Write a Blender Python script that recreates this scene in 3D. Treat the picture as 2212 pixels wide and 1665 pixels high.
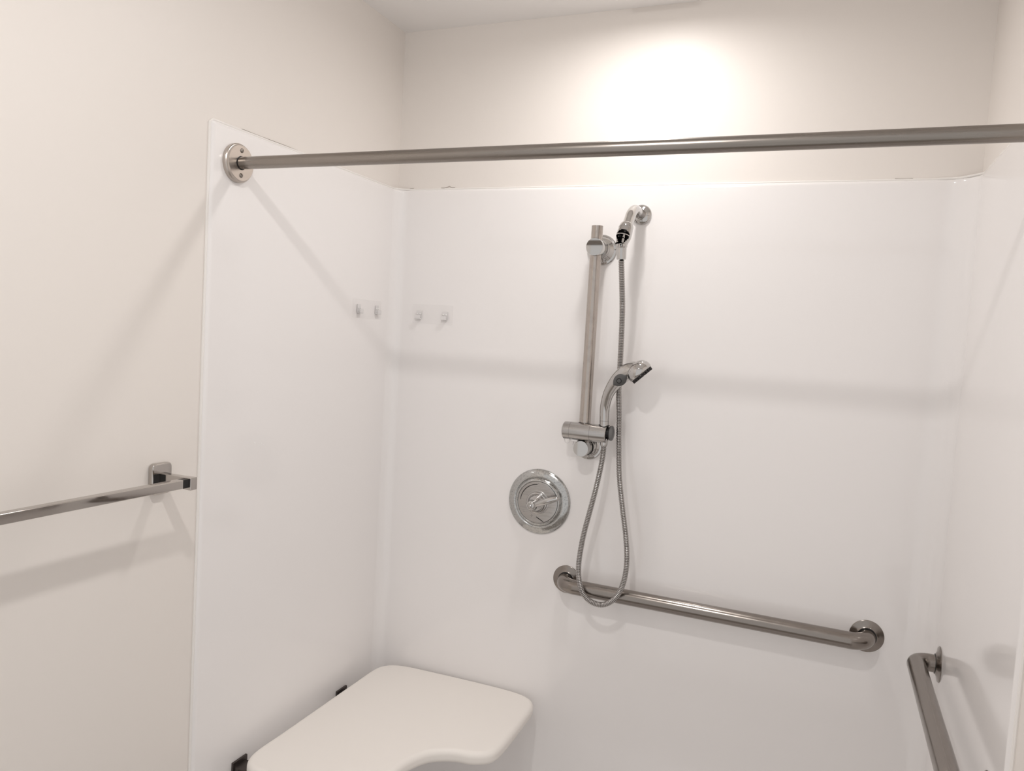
import bpy, bmesh, math, random
from mathutils import Vector, Matrix

for o in list(bpy.data.objects):
    bpy.data.objects.remove(o, do_unlink=True)
S = bpy.context.scene
COL = S.collection
V = Vector
PI = math.pi
random.seed(7)

# ------------------------------------------------------------------ camera
cam = bpy.data.cameras.new('camera')
cam_ob = bpy.data.objects.new('camera', cam)
COL.objects.link(cam_ob)
cam.sensor_fit = 'HORIZONTAL'
cam.sensor_width = 36.0
cam.lens = 27.0
cam.clip_start = 0.02
cam_ob.location = (1.21313, -1.99689, 1.56013)
cam_ob.rotation_euler = (math.radians(86.2538), math.radians(-3.3236), math.radians(22.3691))
S.camera = cam_ob

# ------------------------------------------------------------------ light and exposure
LAMP_A = 148.0      # recessed light over the shower, radiance of its lens
LAMP_B = 520.0      # flat light of the bathroom in front of it
LAMP_COL = (1.0, 0.97, 0.945)
w = bpy.data.worlds.new('world'); S.world = w
w.use_nodes = True
w.node_tree.nodes['Background'].inputs[0].default_value = (1.0, 0.972, 0.952, 1)
w.node_tree.nodes['Background'].inputs[1].default_value = 0.73
S.view_settings.view_transform = 'Standard'
S.view_settings.look = 'None'
S.view_settings.gamma = 1.0
S.view_settings.use_curve_mapping = False
S.view_settings.exposure = 0.05

# ------------------------------------------------------------------ dimensions (metres)
W = 1.5          # width of the shower alcove
ZC = 2.4226      # ceiling
ZT = 1.9672      # top edge of the surround
PF = 0.7508      # depth of the surround's side walls
TH = 0.009       # thickness of the surround
XR = 2.55        # right side of the bathroom outside the alcove
YF = -2.05       # front wall left out to let uniform world light in as fill
SEATZ = 0.545

# ------------------------------------------------------------------ materials
def mat(name, color, rough=0.5, metal=0.0, spec=0.5, coat=0.0, bump=None, mottled=None, rvar=None,
        transmission=0.0, emit=None, aniso=None, coat_rough=0.05, ior=None):
    m = bpy.data.materials.new(name); m.use_nodes = True
    nt = m.node_tree; b = nt.nodes['Principled BSDF']
    b.inputs['Base Color'].default_value = (*color, 1)
    b.inputs['Roughness'].default_value = rough
    b.inputs['Metallic'].default_value = metal
    b.inputs['Specular IOR Level'].default_value = spec
    b.inputs['Coat Weight'].default_value = coat
    b.inputs['Coat Roughness'].default_value = coat_rough
    b.inputs['Transmission Weight'].default_value = transmission
    if ior: b.inputs['IOR'].default_value = ior
    if emit:
        b.inputs['Emission Color'].default_value = (*emit[0], 1)
        b.inputs['Emission Strength'].default_value = emit[1]
    tc = nt.nodes.new('ShaderNodeTexCoord')
    def noise(scale, detail=3, stretch=None):
        n = nt.nodes.new('ShaderNodeTexNoise')
        n.inputs['Scale'].default_value = scale
        n.inputs['Detail'].default_value = detail
        if stretch:
            mp = nt.nodes.new('ShaderNodeMapping')
            mp.inputs['Scale'].default_value = stretch
            nt.links.new(tc.outputs['Object'], mp.inputs['Vector'])
            nt.links.new(mp.outputs['Vector'], n.inputs['Vector'])
        else:
            nt.links.new(tc.outputs['Object'], n.inputs['Vector'])
        return n
    if mottled:               # (scale, second colour, low, high, stretch)
        n = noise(mottled[0], 4, mottled[4] if len(mottled) > 4 else None)
        r = nt.nodes.new('ShaderNodeMapRange')
        r.inputs['From Min'].default_value = mottled[2]; r.inputs['From Max'].default_value = mottled[3]
        nt.links.new(n.outputs['Fac'], r.inputs['Value'])
        mx = nt.nodes.new('ShaderNodeMix'); mx.data_type = 'RGBA'
        mx.inputs[6].default_value = (*color, 1); mx.inputs[7].default_value = (*mottled[1], 1)
        nt.links.new(r.outputs['Result'], mx.inputs[0])
        nt.links.new(mx.outputs[2], b.inputs['Base Color'])
    if rvar:                  # (scale, rough_lo, rough_hi, from, to, stretch)
        n = noise(rvar[0], 4, rvar[5] if len(rvar) > 5 else None)
        r = nt.nodes.new('ShaderNodeMapRange')
        r.inputs['From Min'].default_value = rvar[3]; r.inputs['From Max'].default_value = rvar[4]
        r.inputs['To Min'].default_value = rvar[1]; r.inputs['To Max'].default_value = rvar[2]
        nt.links.new(n.outputs['Fac'], r.inputs['Value'])
        nt.links.new(r.outputs['Result'], b.inputs['Roughness'])
    if bump:                  # (scale, strength, distance, stretch)
        n = noise(bump[0], 3, bump[3] if len(bump) > 3 else None)
        bp = nt.nodes.new('ShaderNodeBump')
        bp.inputs['Strength'].default_value = bump[1]; bp.inputs['Distance'].default_value = bump[2]
        nt.links.new(n.outputs['Fac'], bp.inputs['Height'])
        nt.links.new(bp.outputs['Normal'], b.inputs['Normal'])
    return m

M = {}
M['paint'] = mat('satin_wall_paint', (0.84, 0.793, 0.75), 0.42, spec=0.35, bump=(60, 0.12, 0.0006))
M['ceiling'] = mat('ceiling_paint', (0.93, 0.91, 0.895), 0.8, spec=0.2, bump=(90, 0.2, 0.0008))
M['acrylic'] = mat('white_acrylic', (0.90, 0.875, 0.865), 0.10, spec=0.5, bump=(2.0, 0.015, 0.002))
M['caulk'] = mat('caulk', (0.88, 0.85, 0.82), 0.45)
M['crack'] = mat('crack_shadow', (0.22, 0.18, 0.15), 0.9)
M['floor'] = mat('floor_vinyl', (0.36, 0.33, 0.30), 0.45, mottled=(9, (0.30, 0.27, 0.24), 0.35, 0.65))
M['pan'] = mat('shower_pan_white', (0.72, 0.70, 0.69), 0.4)
M['nickel'] = mat('brushed_nickel', (0.33, 0.30, 0.275), 0.27, 1.0, mottled=(9, (0.27, 0.245, 0.22), 0.4, 0.7, (0.4, 12, 12)),
                  rvar=(10, 0.24, 0.31, 0.3, 0.7, (0.5, 12, 12)))
M['steel'] = mat('satin_stainless', (0.29, 0.262, 0.24), 0.2, 1.0, rvar=(30, 0.17, 0.25, 0.35, 0.65))
M['railsteel'] = mat('satin_rail_steel', (0.50, 0.455, 0.42), 0.2, 1.0, mottled=(50, (0.42, 0.38, 0.35), 0.5, 0.8),
                     rvar=(40, 0.17, 0.24, 0.35, 0.65))
M['plate_nickel'] = mat('nickel_flange', (0.55, 0.50, 0.46), 0.3, 1.0)
M['chrome'] = mat('chrome', (0.56, 0.55, 0.54), 0.05, 1.0)
M['chrome_spotted'] = mat('water_spotted_chrome', (0.52, 0.52, 0.51), 0.12, 1.0,
                          mottled=(260, (0.36, 0.365, 0.36), 0.50, 0.68), rvar=(220, 0.08, 0.28, 0.4, 0.65),
                          bump=(300, 0.05, 0.0005))
M['chrome_slider'] = mat('dull_chrome', (0.50, 0.485, 0.475), 0.2, 1.0, rvar=(70, 0.15, 0.25, 0.4, 0.6, (0.3, 4, 4)),
                         mottled=(60, (0.42, 0.41, 0.40), 0.45, 0.7, (0.3, 5, 5)))
M['hosemetal'] = mat('hose_chrome', (0.44, 0.425, 0.415), 0.2, 1.0)
M['towelchrome'] = mat('polished_steel', (0.52, 0.49, 0.465), 0.08, 1.0, rvar=(14, 0.05, 0.12, 0.4, 0.65))
M['black'] = mat('black_plastic', (0.012, 0.011, 0.011), 0.35)
M['grey_rubber'] = mat('grey_rubber', (0.085, 0.085, 0.085), 0.4)
M['grey_disc'] = mat('grey_plastic', (0.16, 0.16, 0.16), 0.3)
M['nozzle'] = mat('nozzle_rubber', (0.03, 0.026, 0.026), 0.5)
M['seat'] = mat('seat_phenolic', (0.91, 0.87, 0.825), 0.45, spec=0.3, bump=(200, 0.1, 0.0004))
M['hinge'] = mat('hinge_steel', (0.10, 0.085, 0.08), 0.4, 0.8)
M['clear'] = None
M['trimwhite'] = mat('light_trim_white', (0.8, 0.78, 0.76), 0.5)
M['lensA'] = mat('shower_light_lens', (0.9, 0.88, 0.85), 0.5, emit=(LAMP_COL, LAMP_A))
M['lensB'] = mat('room_light_lens', (0.9, 0.88, 0.85), 0.5, emit=(LAMP_COL, LAMP_B))
M['mark'] = mat('engraved_mark', (0.02, 0.016, 0.014), 0.5)
M['speck'] = mat('dried_residue', (0.93, 0.92, 0.91), 0.3)

def clear_plastic(name, amount):
    m = bpy.data.materials.new(name); m.use_nodes = True
    nt = m.node_tree
    for n in list(nt.nodes): nt.nodes.remove(n)
    out = nt.nodes.new('ShaderNodeOutputMaterial')
    tr = nt.nodes.new('ShaderNodeBsdfTransparent'); tr.inputs[0].default_value = (1.0, 1.0, 1.0, 1)
    pr = nt.nodes.new('ShaderNodeBsdfPrincipled')
    pr.inputs['Base Color'].default_value = (0.88, 0.86, 0.855, 1); pr.inputs['Roughness'].default_value = 0.12
    mx = nt.nodes.new('ShaderNodeMixShader'); mx.inputs[0].default_value = amount
    nt.links.new(tr.outputs[0], mx.inputs[1]); nt.links.new(pr.outputs[0], mx.inputs[2])
    nt.links.new(mx.outputs[0], out.inputs[0])
    return m
M['clear'] = clear_plastic('clear_plastic_film', 0.05)
M['clear_hook'] = clear_plastic('clear_plastic_hook', 0.8)

# ------------------------------------------------------------------ helpers
def tag(o, label=None, cat=None, group=None, kind=None):
    if label: o['label'] = label
    if cat: o['category'] = cat
    if group: o['group'] = group
    if kind: o['kind'] = kind
    return o

def build(name, bm, material, parent=None, smooth=38, origin=None):
    """Link a bmesh given in world coordinates; its origin is put at the thing's base."""
    root = parent
    off = V((0, 0, 0))
    while root is not None:
        off += root.location; root = root.parent
    if parent is None and origin is not None: off = V(origin)
    bmesh.ops.remove_doubles(bm, verts=bm.verts, dist=1e-6)
    bmesh.ops.recalc_face_normals(bm, faces=bm.faces)
    me = bpy.data.meshes.new(name)
    bm.to_mesh(me); bm.free()
    me.transform(Matrix.Translation(-off))
    if smooth is not None:
        me.polygons.foreach_set('use_smooth', [True] * len(me.polygons))
        me.set_sharp_from_angle(angle=math.radians(smooth))
    me.materials.append(material)
    o = bpy.data.objects.new(name, me); COL.objects.link(o)
    if parent is not None: o.parent = parent
    else: o.location = off
    if smooth is not None and len(me.polygons) < 20000:
        wn = o.modifiers.new('weighted_normal', 'WEIGHTED_NORMAL'); wn.keep_sharp = True; wn.weight = 100
    return o

def thing(name, loc, label, cat, group=None):
    o = bpy.data.objects.new(name, None); COL.objects.link(o)
    o.location = loc; o.empty_display_size = 0.05
    return tag(o, label, cat, group)

def frame_from(d):
    d = V(d).normalized()
    up = V((0, 0, 1)) if abs(d.z) < 0.9 else V((0, 1, 0))
    a = d.cross(up).normalized(); b = a.cross(d).normalized()
    return d, a, b

def lathe(bm, origin, axis, prof, seg=48, a_scale=1.0, b_scale=1.0):
    """prof: list of (radius, height along axis)."""
    d, a, b = frame_from(axis); o = V(origin)
    rows = []
    for r, h in prof:
        if r < 1e-7:
            rows.append([bm.verts.new(o + d * h)])
        else:
            rows.append([bm.verts.new(o + d * h + a * (r * a_scale * math.cos(2 * PI * i / seg)) + b * (r * b_scale * math.sin(2 * PI * i / seg))) for i in range(seg)])
    for k in range(len(rows) - 1):
        p, q = rows[k], rows[k + 1]
        for i in range(seg):
            j = (i + 1) % seg
            if len(p) == 1 and len(q) == 1: break
            if len(p) == 1: bm.faces.new((p[0], q[i], q[j]))
            elif len(q) == 1: bm.faces.new((p[i], p[j], q[0]))
            else: bm.faces.new((p[i], p[j], q[j], q[i]))
    return bm

def tube(bm, pts, rad, seg=20, caps=True, a_scale=1.0):
    pts = [V(p) for p in pts]; n = len(pts)
    if not isinstance(rad, (list, tuple)): rad = [rad] * n
    tan = []
    for i in range(n):
        t = pts[min(i + 1, n - 1)] - pts[max(i - 1, 0)]
        tan.append(t.normalized())
    _, a, b = frame_from(tan[0])
    rings = []
    for i in range(n):
        if i:
            q = tan[i - 1].rotation_difference(tan[i])
            a = q @ a
            a = (a - tan[i] * a.dot(tan[i])).normalized()
        b = a.cross(tan[i]).normalized()
        rings.append([bm.verts.new(pts[i] + a * (rad[i] * a_scale * math.cos(2 * PI * k / seg)) + b * (rad[i] * math.sin(2 * PI * k / seg))) for k in range(seg)])
    for i in range(n - 1):
        for k in range(seg):
            j = (k + 1) % seg
            bm.faces.new((rings[i][k], rings[i][j], rings[i + 1][j], rings[i + 1][k]))
    if caps:
        bm.faces.new(rings[0][::-1]); bm.faces.new(rings[-1])
    return bm

def catmull(pts, step):
    pts = [V(p) for p in pts]
    P = [pts[0] * 2 - pts[1]] + pts + [pts[-1] * 2 - pts[-2]]
    dense = []
    for i in range(1, len(P) - 2):
        p0, p1, p2, p3 = P[i - 1], P[i], P[i + 1], P[i + 2]
        for k in range(40):
            t = k / 40
            dense.append(0.5 * ((2 * p1) + (p2 - p0) * t + (2 * p0 - 5 * p1 + 4 * p2 - p3) * t * t + (3 * p1 - p0 - 3 * p2 + p3) * t ** 3))
    dense.append(pts[-1])
    out = [dense[0]]; acc = 0.0
    for i in range(1, len(dense)):
        seg = (dense[i] - dense[i - 1]).length
        while acc + seg >= step:
            f = (step - acc) / seg
            q = dense[i - 1].lerp(dense[i], f)
            out.append(q); dense[i - 1] = q
            seg = (dense[i] - q).length; acc = 0.0
        acc += seg
    out.append(dense[-1])
    return out

def fillet(pts, r, n=10):
    pts = [V(p) for p in pts]; out = [pts[0]]
    for i in range(1, len(pts) - 1):
        p, c, q = pts[i - 1], pts[i], pts[i + 1]
        u = (p - c).normalized(); v = (q - c).normalized()
        ang = u.angle(v); t = r / math.tan(ang / 2)
        A = c + u * t; B = c + v * t
        bis = (u + v).normalized(); O = c + bis * (r / math.sin(ang / 2))
        a0 = A - O; b0 = B - O; th = a0.angle(b0); ax = a0.cross(b0).normalized()
        for k in range(n + 1):
            out.append(O + Matrix.Rotation(th * k / n, 3, ax) @ a0)
    out.append(pts[-1])
    return out

def box(bm, lo, hi, bevel=0.0, seg=2, mtx=None):
    c = [(lo[i] + hi[i]) / 2 for i in range(3)]; s = [(hi[i] - lo[i]) for i in range(3)]
    t = bmesh.new()
    bmesh.ops.create_cube(t, size=1.0, matrix=Matrix.Translation(c) @ Matrix.Diagonal((*s, 1)))
    if bevel > 0:
        bmesh.ops.bevel(t, geom=t.edges[:], offset=bevel, segments=seg, profile=0.5, affect='EDGES')
    if mtx is not None: bmesh.ops.transform(t, matrix=mtx, verts=t.verts)
    me = bpy.data.meshes.new('tmp'); t.to_mesh(me); t.free()
    bm.from_mesh(me); bpy.data.meshes.remove(me)
    return bm

def prism(bm, outline, z0, z1, bevel, seg=5):
    """Closed 2D outline extruded with rounded top and bottom edges."""
    n = len(outline)
    P = [V((x, y)) for x, y in outline]
    area = sum(P[i].x * P[(i + 1) % n].y - P[(i + 1) % n].x * P[i].y for i in range(n))
    s = 1 if area > 0 else -1
    nor = []
    for i in range(n):
        t = (P[(i + 1) % n] - P[i - 1]).normalized()
        nor.append(V((t.y, -t.x)) * s)
    rows = []
    for k in range(seg + 1):
        a = PI / 2 * k / seg
        rows.append((z0 + bevel * (1 - math.sin(a)), bevel * (1 - math.cos(a))))
    rows = rows[::-1]
    for k in range(seg + 1):
        a = PI / 2 * k / seg
        rows.append((z1 - bevel * (1 - math.sin(a)), bevel * (1 - math.cos(a))))
    vr = [[bm.verts.new((P[i].x - nor[i].x * d, P[i].y - nor[i].y * d, z)) for i in range(n)] for z, d in rows]
    for a, b in zip(vr, vr[1:]):
        for i in range(n):
            j = (i + 1) % n
            bm.faces.new((a[i], a[j], b[j], b[i]))
    bm.faces.new(vr[0][::-1]); bm.faces.new(vr[-1])
    return bm

def structure(name, bm, m):
    return tag(build(name, bm, m, None, smooth=None), kind='structure')

# ------------------------------------------------------------------ the room
B = bmesh.new
structure('wall_left', box(B(), (-0.1, YF, 0), (0, 0.1, ZC)), M['paint'])
structure('wall_back', box(B(), (0, 0, 0), (W, 0.1, ZC)), M['paint'])
structure('wall_right', box(B(), (W, -1.02, 0), (W + 0.11, 0.1, ZC)), M['paint'])
structure('wall_return', box(B(), (W + 0.11, -1.02, 0), (XR, -0.92, ZC)), M['paint'])
structure('ceiling', box(B(), (-0.1, YF, ZC), (XR, 0.1, ZC + 0.08)), M['ceiling'])
structure('floor', box(B(), (-0.1, YF, -0.08), (XR, 0.1, 0)), M['floor'])
structure('baseboard_left', box(B(), (0, YF, 0), (0.014, -0.82, 0.09), 0.003), M['trimwhite'])

# ------------------------------------------------------------------ moulded surround
def surround_plan():
    """Inner plan line from the left front edge round to the right front edge, with the wall-side target of each point."""
    pts, wall, nrm = [], [], []
    er = 0.008
    def add(p, n, q): pts.append(V(p)); nrm.append(V(n)); wall.append(V(q))
    for k in range(6):     # rounded front edge, left
        a = PI / 2 * k / 5
        add((TH - er * (1 - math.sin(a)) if k else 0.0005, -PF + er * (1 - math.cos(a))), (-1, 0), (0, -PF + er * (1 - math.cos(a))))
    rl, rr = 0.034, 0.062
    for y in (-PF + 0.010, -0.6, -0.45, -0.3, -0.15): add((TH, y), (-1, 0), (0, y))
    for k in range(13):
        a = PI + -PI / 2 * k / 12
        c = V((TH + rl, -TH - rl)); p = c + V((math.cos(a), math.sin(a))) * rl
        q = (0, p.y) if k < 6 else ((0, 0) if k == 6 else (p.x, 0))
        add(p, (math.cos(a), math.sin(a)), q)
    for x in (0.25, 0.5, 0.75, 1.0, 1.25): add((x, -TH), (0, 1), (x, 0))
    for k in range(17):
        a = PI / 2 - PI / 2 * k / 16
        c = V((W - TH - rr, -TH - rr)); p = c + V((math.cos(a), math.sin(a))) * rr
        q = (p.x, 0) if k < 8 else ((W, 0) if k == 8 else (W, p.y))
        add(p, (math.cos(a), math.sin(a)), q)
    for y in (-0.15, -0.3, -0.45, -0.6, -PF + 0.010): add((W - TH, y), (1, 0), (W, y))
    for k in range(5, -1, -1):
        a = PI / 2 * k / 5
        add((W - TH + er * (1 - math.sin(a)) if k else W - 0.0005, -PF + er * (1 - math.cos(a))), (1, 0), (W, -PF + er * (1 - math.cos(a))))
    return pts, nrm, wall

pts, nrm, wall = surround_plan()
bm = B(); rows = []
for z in (0.03, 0.5, 1.0, 1.5, ZT - 0.010): rows.append([(p.x, p.y, z) for p in pts])
er = 0.008
for k in range(7):
    a = PI / 2 * k / 6
    d = er * (1 - math.cos(a)); z = ZT - er + er * math.sin(a)
    rows.append([(p.x + n.x * d, p.y + n.y * d, z) for p, n in zip(pts, nrm)])
rows.append([(q.x, q.y, ZT) for q in wall])
vr = [[bm.verts.new(c) for c in r] for r in rows]
for a, b in zip(vr, vr[1:]):
    for i in range(len(a) - 1):
        try: bm.faces.new((a[i], a[i + 1], b[i + 1], b[i]))
        except ValueError: pass
sur = build('shower_surround', bm, M['acrylic'], None, smooth=50, origin=(0.75, 0, 0.03))
tag(sur, 'glossy white moulded three-sided shower surround with rounded inner corners lining the alcove', 'shower surround')
# thin bead of sealant round its outline
cz = ZT + 0.001
bead = [(0.002, -PF - 0.001, 0.03), (0.002, -PF - 0.001, cz - 0.006), (0.0025, -PF + 0.006, cz), (0.0025, -0.3, cz), (0.0025, -0.028, cz), (0.02, -0.012, cz), (0.05, -0.0025, cz),
        (0.7, -0.0025, cz), (1.40, -0.0025, cz), (1.455, -0.006, cz + 0.001), (1.488, -0.022, cz + 0.004), (1.4975, -0.055, cz + 0.001), (1.4975, -0.4, cz), (1.4975, -PF + 0.006, cz), (1.498, -PF - 0.001, cz - 0.006), (1.498, -PF - 0.001, 0.03)]
bm = B()
dense = []
for p, q in zip(bead, bead[1:]):
    p, q = V(p), V(q); n = max(1, int((q - p).length / 0.02))
    for k in range(n): dense.append(p.lerp(q, k / n))
dense.append(V(bead[-1]))
tube(bm, dense, [0.0026 + 0.0006 * random.random() for _ in dense], 8)
build('caulk_bead', bm, M['caulk'], sur)
def crack(path, r):
    bm = B(); tube(bm, path, r, 5); build('caulk_crack', bm, M['crack'], sur)
crack([(0.145, -0.0028, ZT + 0.0045), (0.155, -0.003, ZT + 0.0042), (0.165, -0.003, ZT + 0.006), (0.172, -0.003, ZT + 0.009), (0.178, -0.003, ZT + 0.0052), (0.190, -0.003, ZT + 0.0044)], 0.0006)
crack([(1.325, -0.0028, ZT + 0.0042), (1.337, -0.0032, ZT + 0.0036), (1.352, -0.0032, ZT + 0.0036), (1.362, -0.0028, ZT + 0.0042)], 0.0005)
crack([(0.018, -0.0012, ZT + 0.005), (0.04, -0.0026, ZT + 0.0038), (0.055, -0.0028, ZT + 0.005)], 0.0004)
crack([(0.0028, -0.66, ZT + 0.004), (0.003, -0.60, ZT + 0.0035), (0.003, -0.52, ZT + 0.004), (0.0028, -0.47, ZT + 0.0036)], 0.0006)

# shower pan and low threshold (below the frame)
bm = B(); box(bm, (0.0, -PF - 0.06, 0.0), (W, 0, 0.03), 0.006); 
pan = tag(build('shower_pan', bm, M['pan'], None, None, origin=(0.75, -0.4, 0)), 'white low-threshold shower pan covering the alcove floor', 'shower pan')
bm = B(); lathe(bm, (0.75, -0.36, 0.0295), (0, 0, 1), [(0.055, 0), (0.055, 0.002), (0.048, 0.003), (0, 0.003)], 32); build('drain_cover', bm, M['steel'], pan)

# ------------------------------------------------------------------ ceiling lights
def ceiling_light(name, x, y, r, lens, label, drop, lz):
    t = thing(name, (x, y, ZC), label, 'light')
    bm = B(); lathe(bm, (x, y, ZC), (0, 0, -1), [(r + 0.022, 0), (r + 0.022, 0.003), (r + 0.012, drop), (r, drop), (r, 0.001)], 48)
    build('trim_ring', bm, M['trimwhite'], t)
    bm = B(); lathe(bm, (x, y, ZC), (0, 0, -1), [(0, lz), (r * 0.5, lz * 0.93), (r * 0.85, lz * 0.6 + drop * 0.2), (r, drop)] if lz > drop else [(0, lz), (r, lz)], 48)
    build('lens', bm, lens, t)
ceiling_light('shower_downlight', 0.757, -0.33, 0.052, M['lensA'], 'round recessed ceiling light over the middle of the shower', 0.013, 0.004)
ceiling_light('ceiling_light', 0.74, -1.49, 0.035, M['lensB'], 'round domed ceiling light in the bathroom in front of the shower', 0.008, 0.023)

# ------------------------------------------------------------------ curtain rod
RY, RZ = -0.68, 1.8932
t = thing('curtain_rod', (TH, RY, RZ), 'long brushed nickel shower curtain rod spanning the alcove between the side walls', 'curtain rod')
bm = B(); tube(bm, [(0.012, RY, RZ)] + [(x * 0.1, RY, RZ) for x in range(1, 15)] + [(W - 0.012, RY, RZ)], 0.0131, 40)
build('rod', bm, M['nickel'], t)
for sx, x0, lab in ((1, TH - 0.001, 1), (-1, W - TH + 0.001, 0)):
    bm = B()
    lathe(bm, (x0, RY, RZ), (sx, 0, 0), [(0, 0), (0.0405, 0), (0.0412, 0.002), (0.0412, 0.0095), (0.0395, 0.0115), (0.0385, 0.0118), (0.038, 0.0145), (0.0368, 0.0152), (0.0136, 0.0152), (0.0136, 0.011), (0, 0.011)], 64)
    fl = build('flange', bm, M['plate_nickel'], t, smooth=30)
    for dz in (0.0262, -0.0262):
        bm = B()
        c = (x0 + sx * 0.0148, RY + 0.0005, RZ + dz)
        lathe(bm, c, (sx, 0, 0), [(0.0048, 0), (0.0048, 0.0008), (0.0040, 0.0022), (0.0024, 0.0030), (0.0009, 0.0031), (0.0009, 0.0016), (0, 0.0016)], 20)
        sc = build('screw', bm, M['steel'], fl)
    bm = B(); lathe(bm, (x0 + sx * 0.0152, RY, RZ), (sx, 0, 0), [(0.0136, 0), (0.0146, 0.0001), (0.0146, 0.0008), (0.0134, 0.0011), (0.0131, 0.0003)], 40)
    build('collar', bm, M['black'], fl)

# ------------------------------------------------------------------ towel bar
t = thing('towel_bar', (0, -1.16, 1.235), 'square polished steel towel bar on the left wall beside the shower', 'towel bar')
YB, YE = -0.864, -1.474
zb = lambda y: 1.2372 + (-0.872 - y) * 0.0078
bm = B()
vs = []
for y in (YB - 0.0145, YE + 0.0145):
    z = zb(y)
    vs.append([(0.0715, y, z - 0.0085), (0.0885, y, z - 0.0085), (0.0885, y, z + 0.0085), (0.0715, y, z + 0.0085)])
verts = [[bm.verts.new(c) for c in r] for r in vs]
for i in range(4): bm.faces.new((verts[0][i], verts[0][(i + 1) % 4], verts[1][(i + 1) % 4], verts[1][i]))
bm.faces.new(verts[0]); bm.faces.new(verts[1])
bmesh.ops.bevel(bm, geom=bm.edges[:], offset=0.0014, segments=3, profile=0.5, affect='EDGES')
build('bar', bm, M['towelchrome'], t, smooth=60)
for yy, sgn in ((YB, 1), (YE, -1)):
    z = zb(yy) - 0.001
    # cushion-shaped back plate
    bm = B(); out = []
    hw, hh = 0.0245, 0.0285
    yc = yy + sgn * 0.006
    for k in range(64):
        a = 2 * PI * k / 64; c, s = math.cos(a), math.sin(a); e = 0.24
        out.append((math.copysign(abs(c) ** e, c) * hw, math.copysign(abs(s) ** e, s) * (hh + 0.0030 * (1 - abs(c) ** 1.5))))
    prism(bm, out, 0, 0.013, 0.0035, 4)
    bmesh.ops.transform(bm, matrix=Matrix.Translation((0.0, yc, z)) @ Matrix(((0, 0, 1, 0), (1, 0, 0, 0), (0, 1, 0, 0), (0, 0, 0, 1))), verts=bm.verts)
    bk = build('bracket', bm, M['towelchrome'], t, smooth=50)
    # arm widening to the bar's end cap
    bm = B()
    y0, y1 = (yc - 0.008, yc + 0.009)
    rows = [(0.010, 0.0075, 0.0125), (0.030, 0.0075, 0.0118), (0.066, 0.0085, 0.0115), (0.0945, 0.0085, 0.0125)]
    vr = [[bm.verts.new((x, yc + sy * hy, z + sz * hz)) for sy, sz in ((-1, -1), (1, -1), (1, 1), (-1, 1))] for x, hy, hz in rows]
    for a, b in zip(vr, vr[1:]):
        for i in range(4): bm.faces.new((a[i], a[(i + 1) % 4], b[(i + 1) % 4], b[i]))
    bm.faces.new(vr[0]); bm.faces.new(vr[-1])
    bmesh.ops.bevel(bm, geom=bm.edges[:], offset=0.0016, segments=3, profile=0.5, affect='EDGES')
    build('post', bm, M['towelchrome'], bk, smooth=60)
    bm = B(); box(bm, (0.0712, min(yy - sgn * 0.0016, yy - sgn * 0.0150), z - 0.0075), (0.0878, max(yy - sgn * 0.0016, yy - sgn * 0.0150), z + 0.0092), 0.0008)
    build('socket', bm, M['black'], bk)
    bm = B(); box(bm, (0.0120, min(yc - sgn * 0.0078, yc - sgn * 0.0225), z - 0.012), (0.0136, max(yc - sgn * 0.0078, yc - sgn * 0.0225), z + 0.0115), 0.0005)  # dark reflection on the back plate, put in as a thin black slab
    build('dark_reflection', bm, M['black'], bk)

# ------------------------------------------------------------------ clear adhesive hook strips
def hook_strip(label, origin, u, n, width, height, hooks, group='clear adhesive hook strips on the surround'):
    """u = horizontal direction along the wall, n = direction out of the wall; origin = centre on the wall surface."""
    u, n, o = V(u), V(n), V(origin); z = V((0, 0, 1))
    mtx = Matrix((( u.x, z.x, n.x, o.x), (u.y, z.y, n.y, o.y), (u.z, z.z, n.z, o.z), (0, 0, 0, 1)))
    t = thing('adhesive_hook_strip', o, label, 'hook', group)
    bm = B(); out = []
    for cx, cy, a0 in ((1, 1, 0), (-1, 1, PI / 2), (-1, -1, PI), (1, -1, 1.5 * PI)):
        for k in range(5):
            a = a0 + PI / 2 * k / 4
            out.append((cx * (width / 2 - 0.004) + 0.004 * math.cos(a), cy * (height / 2 - 0.004) + 0.004 * math.sin(a)))
    prism(bm, out, 0.0001, 0.0016, 0.0005, 2)
    bmesh.ops.transform(bm, matrix=mtx, verts=bm.verts)
    build('backing_plate', bm, M['clear'], t)
    for hx, hy in hooks:
        bm = B()
        box(bm, (hx - 0.0085, hy - 0.012, 0.0014), (hx + 0.0085, hy + 0.012, 0.0034), 0.0008)
        box(bm, (hx - 0.0085, hy - 0.0125, 0.0030), (hx + 0.0085, hy - 0.0095, 0.0120), 0.0008)
        box(bm, (hx - 0.0085, hy - 0.0120, 0.0100), (hx + 0.0085, hy - 0.0010, 0.0125), 0.0008)
        bmesh.ops.transform(bm, matrix=mtx, verts=bm.verts)
        hk = build('hook', bm, M['clear_hook'], t)
        bm = B()
        for dx in (-0.0045, 0.0045):
            box(bm, (hx + dx - 0.0022, hy + 0.001, 0.0030), (hx + dx + 0.0022, hy + 0.0045, 0.0056), 0.0012)
        bmesh.ops.transform(bm, matrix=mtx, verts=bm.verts)
        build('hook_rib', bm, M['speck'], hk)
hook_strip('clear plastic adhesive strip with two hooks on the back panel near the left corner', (0.1415, -TH, 1.6070), (1, 0, 0), (0, -1, 0), 0.133, 0.056, ((-0.0437, -0.003), (0.0419, -0.003)))
hook_strip('clear plastic adhesive strip with two hooks on the left side panel near the corner', (TH, -0.150, 1.6090), (0, 1, 0), (1, 0, 0), 0.142, 0.052, ((-0.0433, 0.0), (0.048, 0.001)))

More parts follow.
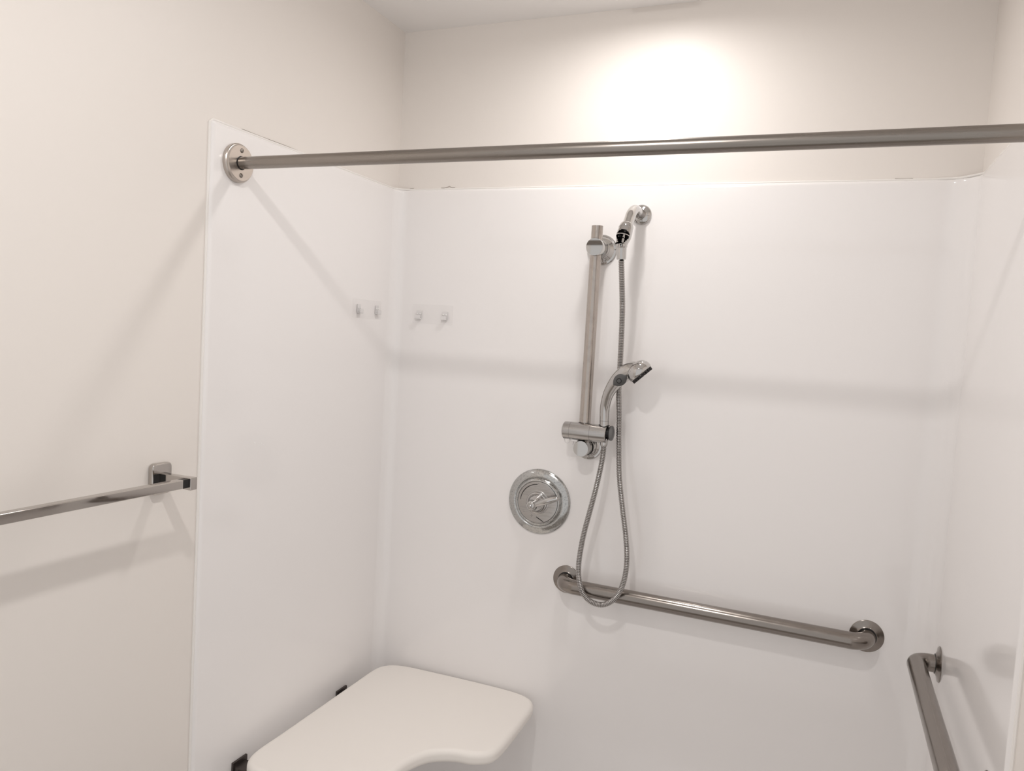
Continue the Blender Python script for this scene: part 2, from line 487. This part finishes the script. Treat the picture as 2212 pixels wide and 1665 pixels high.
# ------------------------------------------------------------------ slide bar with its two mounts and the slider
SX, SY = 0.6372, -0.060
t = thing('shower_slide_bar', (SX, -TH, 1.27), 'vertical brushed steel slide bar with chrome end mounts and sliding holder on the back wall', 'shower rail')
bm = B(); tube(bm, [(SX, SY, 1.262), (SX, SY, 1.35), (SX, SY, 1.6), (SX, SY, 1.8545)], 0.0150, 40)
bar = build('rail', bm, M['railsteel'], t, smooth=45)
def mount(z, fx, R, rc):
    bm = B()
    lathe(bm, (fx, -TH + 0.001, z), (0, -1, 0), [(R, 0), (R, 0.003), (R - 0.002, 0.0055), (R - 0.006, 0.0065), (R - 0.008, 0.010), (R - 0.012, 0.013), (0.0255, 0.016), (0.0245, 0.022), (0.0225, 0.024), (0.0225, 0.034)], 64)
    lathe(bm, (fx, -TH + 0.001, z), (0, -1, 0), [(0.0215, 0.030), (rc - 0.0008, 0.036), (rc, 0.038), (rc, 0.0735), (rc - 0.0012, 0.0755), (0, 0.0758)], 64)
    return build('mount', bm, M['chrome'], t, smooth=32)
mount(1.7985, 0.6395, 0.0405, 0.0232)
mount(1.2755, 0.6375, 0.0375, 0.0212)
# slider: a horizontal barrel clamped on the rail
bm = B(); c0 = 0.5850; rr = 0.0232; ys, zs = -0.0725, 1.3190
lathe(bm, (c0, ys, zs), (1, 0, 0), [(0, 0), (rr - 0.003, 0), (rr, 0.003), (rr, 0.0195), (rr - 0.0007, 0.0198), (rr - 0.0007, 0.0206), (rr, 0.0209), (rr, 0.0745), (rr - 0.0007, 0.0748), (rr - 0.0007, 0.0756), (rr, 0.0759), (rr, 0.1165), (rr - 0.001, 0.1180), (0.019, 0.1183), (0, 0.1183)], 64)
sl = build('slider', bm, M['chrome_slider'], t, smooth=30)
tag(sl, 'horizontal dull chrome barrel holding the hand shower')
bm = B(); lathe(bm, (0.7020, ys + 0.006, zs + 0.003), (1, 0, 0), [(0, 0), (0.0150, 0), (0.0150, 0.005), (0.0190, 0.0065), (0.0190, 0.0085), (0, 0.0090)], 40)
build('knob_backing', bm, M['black'], sl)
bm = B(); lathe(bm, (0.7105, ys + 0.006, zs + 0.003), (1, 0, 0), [(0, 0), (0.0195, 0), (0.0200, 0.0025), (0.0180, 0.0055), (0.0110, 0.0080), (0, 0.0088)], 40)
build('slider_knob', bm, M['grey_disc'], sl)
for cx, cy, cr, zz in ((SX, SY, 0.0164, 0.0195), (0.6935, -0.0722, 0.0136, 0.0222)):
    # dark seating groove where a tube enters the barrel: a saddle that follows the barrel's curve
    bm = B(); ring = []
    for k in range(40):
        a = 2 * PI * k / 40
        px, py = cx + cr * math.cos(a), cy + cr * math.sin(a)
        dy = min(0.0225, abs(py - ys)); ring.append((px, py, zs + math.sqrt(rr * rr - dy * dy) + 0.0001))
    ring.append(ring[0]); tube(bm, ring, 0.0010, 6, caps=False); build('seat_ring', bm, M['black'], sl)
bm = B()
lp = [(0.597 + 0.0075 * math.cos(a), ys - 0.004, zs - 0.0225 - 0.011 * math.sin(a)) for a in [PI * k / 12 for k in range(13)]]
tube(bm, lp, 0.0011, 8)
tube(bm, [(0.6165, ys - 0.004, zs - 0.021), (0.615, ys - 0.004, zs - 0.028), (0.613, ys - 0.004, zs - 0.036)], 0.0012, 8)
box(bm, (0.612, ys - 0.016, zs - 0.0262), (0.628, ys + 0.004, zs - 0.0205), 0.0015)
build('soap_clip', bm, M['clear_hook'], sl)

# ------------------------------------------------------------------ shower arm with its fixed cradle
AX, AZ = 0.7394, 1.8905
t = thing('shower_arm', (AX, -TH, AZ), 'short bent chrome shower arm with round wall flange and hollow cradle above the hose', 'shower arm')
bm = B(); lathe(bm, (AX, -TH + 0.001, AZ), (0, -1, 0), [(0.0255, 0), (0.0262, 0.002), (0.0255, 0.006), (0.022, 0.0085), (0.0165, 0.011), (0.013, 0.0125), (0.0122, 0.0135)], 56)
build('escutcheon', bm, M['chrome'], t, smooth=50)
arm = catmull([(AX, -0.008, AZ), (AX, -0.045, AZ + 0.001), (AX, -0.088, AZ - 0.001), (AX, -0.1180, AZ - 0.0145), (AX, -0.1380, AZ - 0.0345), (AX, -0.1620, AZ - 0.0590)], 0.004)
bm = B(); tube(bm, arm, 0.0130, 28); build('arm', bm, M['chrome'], t)
dirn = V((-0.12, -0.60, -0.79)).normalized()
p0 = V((AX, -0.150, AZ - 0.0470))
bm = B(); lathe(bm, p0, dirn, [(0.0132, 0), (0.0158, 0.003), (0.0172, 0.006), (0.0178, 0.016), (0.0170, 0.0175), (0, 0.0176)], 40)
build('collar', bm, M['chrome'], t, smooth=40)
# cradle: shell with an arched opening towards the room, pin and bottom sleeve
p1 = p0 + dirn * 0.011
CD = V((-0.03, -0.12, -0.99)).normalized()
top = p1; bot = V((0.7328, -0.171, 1.7930))
bm = B(); seg = 40; rows = []
axis_d = (bot - top); L = axis_d.length; d, a, b = frame_from(axis_d)
N = 18
toward = V((0.05, -1.0, 0.0))     # the opening faces out from the wall
for k in range(N + 1):
    f = k / N; c = top + axis_d * f
    r = 0.0172 + 0.0014 * math.sin(PI * min(1, f * 1.3)) - 0.0030 * max(0, f - 0.6) / 0.4
    ring = []
    for i in range(seg):
        an = 2 * PI * i / seg
        ring.append(bm.verts.new(c + a * r * math.cos(an) + b * r * math.sin(an)))
    rows.append(ring)
for k in range(N):
    f = (k + 0.5) / N
    for i in range(seg):
        j = (i + 1) % seg
        mid = (rows[k][i].co + rows[k + 1][j].co) / 2 - (top + axis_d * f)
        ang = (mid - d * mid.dot(d)).normalized().angle((toward - d * toward.dot(d)).normalized())
        half = 1.12 * math.sqrt(max(0, 1 - ((0.62 - f) / 0.34) ** 2)) if f < 0.62 else 1.12 - 1.5 * (f - 0.62)
        if 0.50 < f < 0.565: half = 0      # arched bridge across the opening
        if f > 0.26 and ang < half: continue
        bm.faces.new((rows[k][i], rows[k][j], rows[k + 1][j], rows[k + 1][i]))
bmesh.ops.solidify(bm, geom=bm.faces[:], thickness=0.0022)
build('cradle', bm, M['chrome'], t, smooth=60)
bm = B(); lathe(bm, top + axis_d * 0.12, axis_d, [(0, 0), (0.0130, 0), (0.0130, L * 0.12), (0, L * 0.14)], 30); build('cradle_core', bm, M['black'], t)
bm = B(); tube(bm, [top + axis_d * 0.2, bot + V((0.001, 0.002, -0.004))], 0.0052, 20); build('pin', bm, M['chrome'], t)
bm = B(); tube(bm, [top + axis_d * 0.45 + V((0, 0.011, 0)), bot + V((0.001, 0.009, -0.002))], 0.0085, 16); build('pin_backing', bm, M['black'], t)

# ------------------------------------------------------------------ hose
hose = [(0.7352, -0.1700, 1.7560), (0.7366, -0.1580, 1.7100), (0.7366, -0.1400, 1.6600), (0.7350, -0.1250, 1.6262), (0.7321, -0.1050, 1.5574), (0.7282, -0.0850, 1.4867), (0.7261, -0.0720, 1.4269),
        (0.7275, -0.0580, 1.3668), (0.7330, -0.0620, 1.2953), (0.7433, -0.0750, 1.2130), (0.7587, -0.0800, 1.1315), (0.7732, -0.0850, 1.0624),
        (0.7804, -0.0880, 1.0040), (0.7782, -0.0910, 0.9559), (0.7657, -0.0935, 0.9142), (0.7459, -0.0950, 0.8904), (0.7223, -0.0955, 0.8790),
        (0.6947, -0.0955, 0.8823), (0.6731, -0.0950, 0.8990), (0.6609, -0.0940, 0.9261), (0.6554, -0.0930, 0.9657), (0.6573, -0.0915, 1.0089),
        (0.6637, -0.0900, 1.0588), (0.6744, -0.0880, 1.1151), (0.6851, -0.0860, 1.1710), (0.6935, -0.0790, 1.2324), (0.6965, -0.0750, 1.2700), (0.6960, -0.0730, 1.2930)]
t = thing('shower_hose', (0.722, -0.0955, 0.872), 'ribbed chrome shower hose hanging in a long loop in front of the grab bar', 'shower hose')
bm = B(); step = 0.00105
path = catmull(hose, step)
prof4 = [0.0053, 0.0069, 0.0075, 0.0070]
tube(bm, path, [prof4[i % 4] for i in range(len(path))], 18)
build('hose', bm, M['hosemetal'], t, smooth=80)
bm = B()
q0 = V((0.7336, -0.1715, 1.7975)); q1 = V((0.7352, -0.1700, 1.7500))
lathe(bm, q0, q1 - q0, [(0, 0), (0.0085, 0), (0.0135, 0.003), (0.0138, 0.010), (0.0120, 0.0125), (0.0122, 0.0135), (0.0116, 0.038), (0.0105, 0.0405), (0, 0.041)], 36)
build('ferrule', bm, M['chrome'], t, smooth=35)
bm = B(); lathe(bm, q0 + V((0.001, -0.0118, -0.0065)), (0.05, -1, 0), [(0, 0), (0.0022, 0), (0.0022, 0.0022), (0, 0.0022)], 14); build('set_hole', bm, M['black'], t)
bm = B(); lathe(bm, (0.6960, -0.0730, 1.2880), (0, 0, 1), [(0, 0), (0.0085, 0), (0.0098, 0.004), (0.0105, 0.020), (0, 0.020)], 32); build('ferrule', bm, M['chrome'], t)

# ------------------------------------------------------------------ hand shower
t = thing('hand_shower', (0.695, -0.072, 1.312), 'curved chrome hand shower with grey button held tilted in the slide bar holder', 'hand shower')
hp = [(0.6950, -0.072, 1.3120), (0.6935, -0.072, 1.3384), (0.6928, -0.073, 1.3588), (0.6938, -0.078, 1.3889), (0.7010, -0.086, 1.4195), (0.7150, -0.095, 1.4460), (0.7325, -0.102, 1.4680), (0.7525, -0.107, 1.4840), (0.7710, -0.110, 1.4915), (0.7860, -0.112, 1.4930)]
hr = [0.0102, 0.0118, 0.0122, 0.0126, 0.0134, 0.0156, 0.0190, 0.0214, 0.0220, 0.0170]
cp = [V(p) for p in hp]
dens = catmull(hp, 0.004)
def rad_at(p):
    best = min(range(len(cp) - 1), key=lambda i: (p - cp[i].lerp(cp[i + 1], max(0, min(1, (p - cp[i]).dot(cp[i + 1] - cp[i]) / (cp[i + 1] - cp[i]).length_squared)))).length)
    e = cp[best + 1] - cp[best]; f = max(0, min(1, (p - cp[best]).dot(e) / e.length_squared))
    return hr[best] * (1 - f) + hr[best + 1] * f
rl = [rad_at(p) for p in dens]
for _ in range(4): rl = [rl[0]] + [(rl[i - 1] + rl[i] + rl[i + 1]) / 3 for i in range(1, len(rl) - 1)] + [rl[-1]]
bm = B(); tube(bm, dens, rl, 36)
HN = V((0.663, 0.121, -0.715)).normalized(); HC = V((0.7895, -0.113, 1.4835))
lathe(bm, HC, -HN, [(0, -0.001), (0.0300, -0.001), (0.0318, 0.001), (0.0323, 0.005), (0.0320, 0.0095), (0.0307, 0.0150), (0.0280, 0.0205), (0.0232, 0.0253), (0.0165, 0.0288), (0.008, 0.0308), (0, 0.0313)], 56)
body = build('body', bm, M['chrome'], t, smooth=50)
bm = B(); lathe(bm, (0.6930, -0.0725, 1.3530), (-0.02, 0, 1), [(0.0119, 0), (0.0124, 0.0002), (0.0124, 0.0010), (0.0119, 0.0012)], 36); build('seam_ring', bm, M['grey_disc'], t)
bm = B(); lathe(bm, HC, HN, [(0.0302, 0.0), (0.0302, 0.0018), (0.0280, 0.0026), (0, 0.0026)], 48); face = build('spray_face', bm, M['nozzle'], t)
_, ha, hb = frame_from(HN)
bm = B()
for r, n in ((0.0275, 22), (0.021, 16), (0.0145, 11), (0.008, 6)):
    for k in range(n):
        an = 2 * PI * k / n
        lathe(bm, HC + HN * 0.002 + ha * r * math.cos(an) + hb * r * math.sin(an), HN, [(0.0019, 0), (0.0015, 0.0066), (0, 0.0069)], 8)
tag(build('nozzles', bm, M['nozzle'], face), kind='stuff')
# leaf-shaped grip with a round button, facing the room
bdir = V((0.80, -0.10, 0.60)).normalized(); nb = V((0.12, -0.97, -0.12)); nb = (nb - bdir * nb.dot(bdir)).normalized(); sd = bdir.cross(nb).normalized()
bc = V((0.7395, -0.1070, 1.4675))
bm = B(); rows = []
def leaf(m_, th):
    f = 2 * m_ - 1
    hwid = 0.0145 * (1 - abs(f) ** 2.2) ** 0.75
    return f * 0.0205, hwid
n1, n2 = 22, 12
grid = []
for i in range(n1 + 1):
    u_, hwid = leaf(i / n1, 0)
    if i in (0, n1): hwid = 0.0006
    ring = []
    for j in range(n2 + 1):
        q = -1 + 2 * j / n2
        hgt = 0.0182 + 0.0022 * math.sqrt(max(0, 1 - q * q)) - 16.0 * (q * hwid) ** 2
        ring.append(bm.verts.new(bc + bdir * u_ + sd * (q * hwid) + nb * hgt))
    grid.append(ring)
for i in range(n1):
    for j in range(n2): bm.faces.new((grid[i][j], grid[i][j + 1], grid[i + 1][j + 1], grid[i + 1][j]))
bmesh.ops.solidify(bm, geom=bm.faces[:], thickness=0.003)
grip = build('button_pad', bm, M['grey_rubber'], t, smooth=60)
bb = bc - bdir * 0.002 + nb * 0.0205
bm = B(); lathe(bm, bb, nb, [(0.0053, 0), (0.0056, 0.0009), (0.0064, 0.0009), (0.0067, 0)], 32); build('button_ring', bm, M['black'], grip)
bm = B(); lathe(bm, bb, nb, [(0.0052, -0.001), (0.0050, 0.0008), (0.0035, 0.0011), (0, 0.0009)], 32); build('button', bm, M['grey_rubber'], grip)

# ------------------------------------------------------------------ valve
VX, VZ = 0.5060, 1.1050
t = thing('shower_valve', (VX, -TH, VZ), 'round water-spotted chrome shower valve plate with a lever handle on the back wall', 'shower valve')
y0 = -TH + 0.001
bm = B(); lathe(bm, (VX, y0, VZ), (0, -1, 0), [(0.0905, 0), (0.0908, 0.003), (0.0895, 0.0055), (0.0870, 0.0080), (0.0800, 0.0110), (0.0735, 0.0130), (0.0705, 0.0136), (0.0690, 0.0120), (0.0675, 0.0118), (0.0660, 0.0140), (0.0630, 0.0172), (0.0605, 0.0184), (0.0590, 0.0180), (0.0582, 0.0164), (0.0570, 0.0160), (0.0300, 0.0160)], 96)
build('escutcheon', bm, M['chrome_spotted'], t, smooth=60)
bm = B(); lathe(bm, (VX, y0, VZ), (0, -1, 0), [(0.0572, 0.0150), (0.0572, 0.0172), (0.0560, 0.0178), (0.0335, 0.0178), (0.0325, 0.0186), (0.0310, 0.0190), (0.0, 0.0190)], 96)
dial = build('dial_plate', bm, M['chrome_slider'], t, smooth=35)
def arc_mark(a0, a1, r, wdt):
    bm = B(); n = 16; rows = []
    for k in range(n + 1):
        a = math.radians(a0 + (a1 - a0) * k / n)
        wk = wdt * (0.35 + 0.65 * math.sin(PI * min(1, max(0.08, k / n))) ** 0.5)
        rows.append([bm.verts.new((VX + (r + s * wk) * math.cos(a), y0 - h, VZ + (r + s * wk) * math.sin(a))) for s, h in ((-1, 0.0175), (-1, 0.0181), (1, 0.0181), (1, 0.0175))])
    for a, b in zip(rows, rows[1:]):
        for i in range(4): bm.faces.new((a[i], a[(i + 1) % 4], b[(i + 1) % 4], b[i]))
    bm.faces.new(rows[0]); bm.faces.new(rows[-1])
    build('dial_mark', bm, M['mark'], dial)
arc_mark(93, 178, 0.0500, 0.0012)
bm = B()
tube(bm, [(VX - 0.0005, y0 - 0.0179, VZ - 0.0405), (VX + 0.0205, y0 - 0.0179, VZ - 0.0515)], 0.0012, 8); build('dial_mark', bm, M['mark'], dial)
for q in ((-0.016, -0.0385), (-0.014, -0.036), (-0.0125, -0.0385), (-0.014, -0.041), (-0.038, -0.030), (0.0, 0.0525)):
    bm = B(); lathe(bm, (VX + q[0], y0 - 0.0176, VZ + q[1]), (0, -1, 0), [(0, 0), (0.0009, 0), (0.0009, 0.0005), (0, 0.0005)], 8); build('dial_mark', bm, M['grey_disc'], dial)
# hub, bell and lever
bm = B(); lathe(bm, (VX - 0.001, y0, VZ - 0.001), (0, -1, 0), [(0.0300, 0.0186), (0.0300, 0.0215), (0.0282, 0.0232), (0.0262, 0.0236), (0.0262, 0.0250), (0.0252, 0.0290), (0.0238, 0.0320), (0.0232, 0.0322), (0.0225, 0.0345), (0.0195, 0.0400), (0.0160, 0.0450), (0.0138, 0.0490), (0.0130, 0.0520), (0.0135, 0.0550), (0.0140, 0.0600), (0.0132, 0.0650), (0.0105, 0.0690), (0.0080, 0.0700), (0.0074, 0.0690), (0.0050, 0.0692), (0.0042, 0.0720), (0.0025, 0.0735), (0, 0.0738)], 64)
hub = build('hub', bm, M['chrome'], t, smooth=60)
bm = B()
lv = [V((VX + 0.004, y0 - 0.0590, VZ - 0.0005)), V((VX + 0.016, y0 - 0.0590, VZ + 0.0050)), V((VX + 0.030, y0 - 0.0590, VZ + 0.0110)), V((VX + 0.046, y0 - 0.0590, VZ + 0.0180)), V((VX + 0.060, y0 - 0.0585, VZ + 0.0235)), V((VX + 0.0715, y0 - 0.0580, VZ + 0.0270)), V((VX + 0.0755, y0 - 0.0580, VZ + 0.0285))]
lp = catmull(lv, 0.0025)
lrad = []
for i in range(len(lp)):
    f = i / (len(lp) - 1)
    lrad.append(0.0060 + 0.0030 * math.sin(PI * min(1, f * 1.05)) ** 1.5 * (0.4 + f) - 0.0045 * max(0, f - 0.93) / 0.07)
tube(bm, lp, lrad, 24)
build('lever', bm, M['chrome'], t, smooth=60)

# ------------------------------------------------------------------ grab bars
def flange(bmm, c, n, R):
    lathe(bmm, c, n, [(R, 0), (R, 0.0015), (R - 0.0015, 0.003), (R - 0.010, 0.0048), (R - 0.017, 0.0085), (0.0205, 0.0100), (0.0198, 0.0100), (0.0195, 0.006)], 56)
def grab_bar(label, ends, out, s, r, R, base, fill=0.040):
    """ends: the two flange centres on the wall; out: direction off the wall; s: stand-off of the axis."""
    out = V(out)
    t = thing('grab_bar', base, label, 'grab bar', 'grab bars on the surround')
    a, b = V(ends[0]), V(ends[1])
    path = fillet([a + out * 0.002, a + out * s, b + out * s, b + out * 0.002], fill, 14)
    mid = []
    for i in range(len(path) - 1):
        p, q = path[i], path[i + 1]
        n = max(1, int((q - p).length / 0.04))
        for k in range(n): mid.append(p.lerp(q, k / n))
    mid.append(path[-1])
    bm = B(); tube(bm, mid, r, 40); build('bar', bm, M['steel'], t)
    for e in (a, b):
        bm = B(); flange(bm, e, out, R); fl = build('flange', bm, M['steel'], t, smooth=40)
        bm = B(); lathe(bm, e + out * 0.0088, out, [(r - 0.001, 0), (r + 0.0022, 0.0), (r + 0.0022, 0.0012), (r - 0.001, 0.0014)], 40); build('joint_ring', bm, M['black'], fl)
    return t
grab_bar('long satin stainless grab bar, level on the back wall below the valve', [(0.5990, -TH + 0.0005, 0.9010), (1.3510, -TH + 0.0005, 0.8960)], (0, -1, 0), 0.0540, 0.0197, 0.0385, (0.975, -TH, 0.8975))
grab_bar('satin stainless grab bar on the right wall, seen end-on in the lower right corner', [(W - TH + 0.0005, -0.1166, 0.8985), (W - TH + 0.0005, -0.6600, 0.8985)], (-1, 0, 0), 0.0475, 0.0190, 0.0385, (W - TH, -0.36, 0.8985), 0.028)

# ------------------------------------------------------------------ folding seat
t = thing('shower_seat', (0.0, -0.34, SEATZ), 'off-white L-shaped folding shower seat mounted on the left side wall', 'shower seat')
ctrl = [(0.048, -0.600), (0.048, -0.500), (0.048, -0.330), (0.048, -0.199), (0.0485, -0.110), (0.0555, -0.067), (0.084, -0.0365), (0.1255, -0.0245), (0.1656, -0.0212), (0.3067, -0.0165), (0.4300, -0.0160), (0.4972, -0.0235),
        (0.5306, -0.0415), (0.5455, -0.0700), (0.5495, -0.1100), (0.5527, -0.2249), (0.5514, -0.3080), (0.5415, -0.3440), (0.5048, -0.3701), (0.4586, -0.3796), (0.4126, -0.4091), (0.3886, -0.4556), (0.3800, -0.4960), (0.3780, -0.5700), (0.3740, -0.6150), (0.352, -0.6480), (0.312, -0.6600), (0.20, -0.6610), (0.105, -0.6600), (0.066, -0.6440)]
outl = []
n = len(ctrl)
for i in range(n):
    p0_, p1_, p2_, p3_ = [V(ctrl[(i + k) % n]) for k in (-1, 0, 1, 2)]
    # centripetal-ish sampling keeps the corners from overshooting
    for k in range(6):
        f = k / 6
        m1 = (p2_ - p0_) * 0.5; m2 = (p3_ - p1_) * 0.5
        Ls = (p2_ - p1_).length
        if m1.length > 1.2 * Ls: m1 = m1.normalized() * 1.2 * Ls
        if m2.length > 1.2 * Ls: m2 = m2.normalized() * 1.2 * Ls
        h00 = 2 * f ** 3 - 3 * f ** 2 + 1; h10 = f ** 3 - 2 * f ** 2 + f; h01 = -2 * f ** 3 + 3 * f ** 2; h11 = f ** 3 - f ** 2
        q = p1_ * h00 + m1 * h10 + p2_ * h01 + m2 * h11
        outl.append((q.x, q.y))
bm = B(); prism(bm, outl, SEATZ - 0.020, SEATZ + 0.014, 0.0135, 7)
build('seat_top', bm, M['seat'], t, smooth=50)
for yy in (-0.197, -0.606):
    bm = B()
    box(bm, (TH, yy - 0.024, SEATZ - 0.125), (TH + 0.006, yy + 0.024, SEATZ - 0.012), 0.0015)
    box(bm, (TH, yy - 0.020, SEATZ - 0.055), (0.075, yy + 0.020, SEATZ - 0.022), 0.004)
    hg = build('hinge_bracket', bm, M['hinge'], t)
    bm = B(); tube(bm, [(0.03, yy - 0.027, SEATZ - 0.034), (0.03, yy + 0.027, SEATZ - 0.034)], 0.007, 16); build('hinge_pin', bm, M['steel'], hg)
for yy in (-0.197, -0.606):
    bm = B(); tube(bm, fillet([(0.04, yy, SEATZ - 0.030), (0.33, yy, SEATZ - 0.030), (0.33, yy, SEATZ - 0.030 - 0.005)], 0.002, 3), 0.0095, 16); build('support_tube', bm, M['steel'], t)
bm = B(); tube(bm, [(0.33, -0.197, SEATZ - 0.030), (0.33, -0.606, SEATZ - 0.030)], 0.0095, 16); build('support_tube', bm, M['steel'], t)

# dried specks on the left side panel
bm = B()
for y, z, r in ((-0.6097, 1.2731, 0.0012), (-0.5901, 1.2785, 0.0020), (-0.5680, 1.2750, 0.0016), (-0.5598, 1.2708, 0.0012), (-0.660, 1.2455, 0.0014), (-0.625, 1.269, 0.0010)):
    lathe(bm, (TH - 0.0003, y, z), (1, 0, 0), [(r, 0), (r * 0.8, 0.0006), (0, 0.0009)], 10, 1.6, 0.8)
tag(build('dried_specks', bm, M['speck'], None, origin=(TH, -0.6, 1.27)), 'small white dried specks on the glossy left side panel', 'residue', kind='stuff')
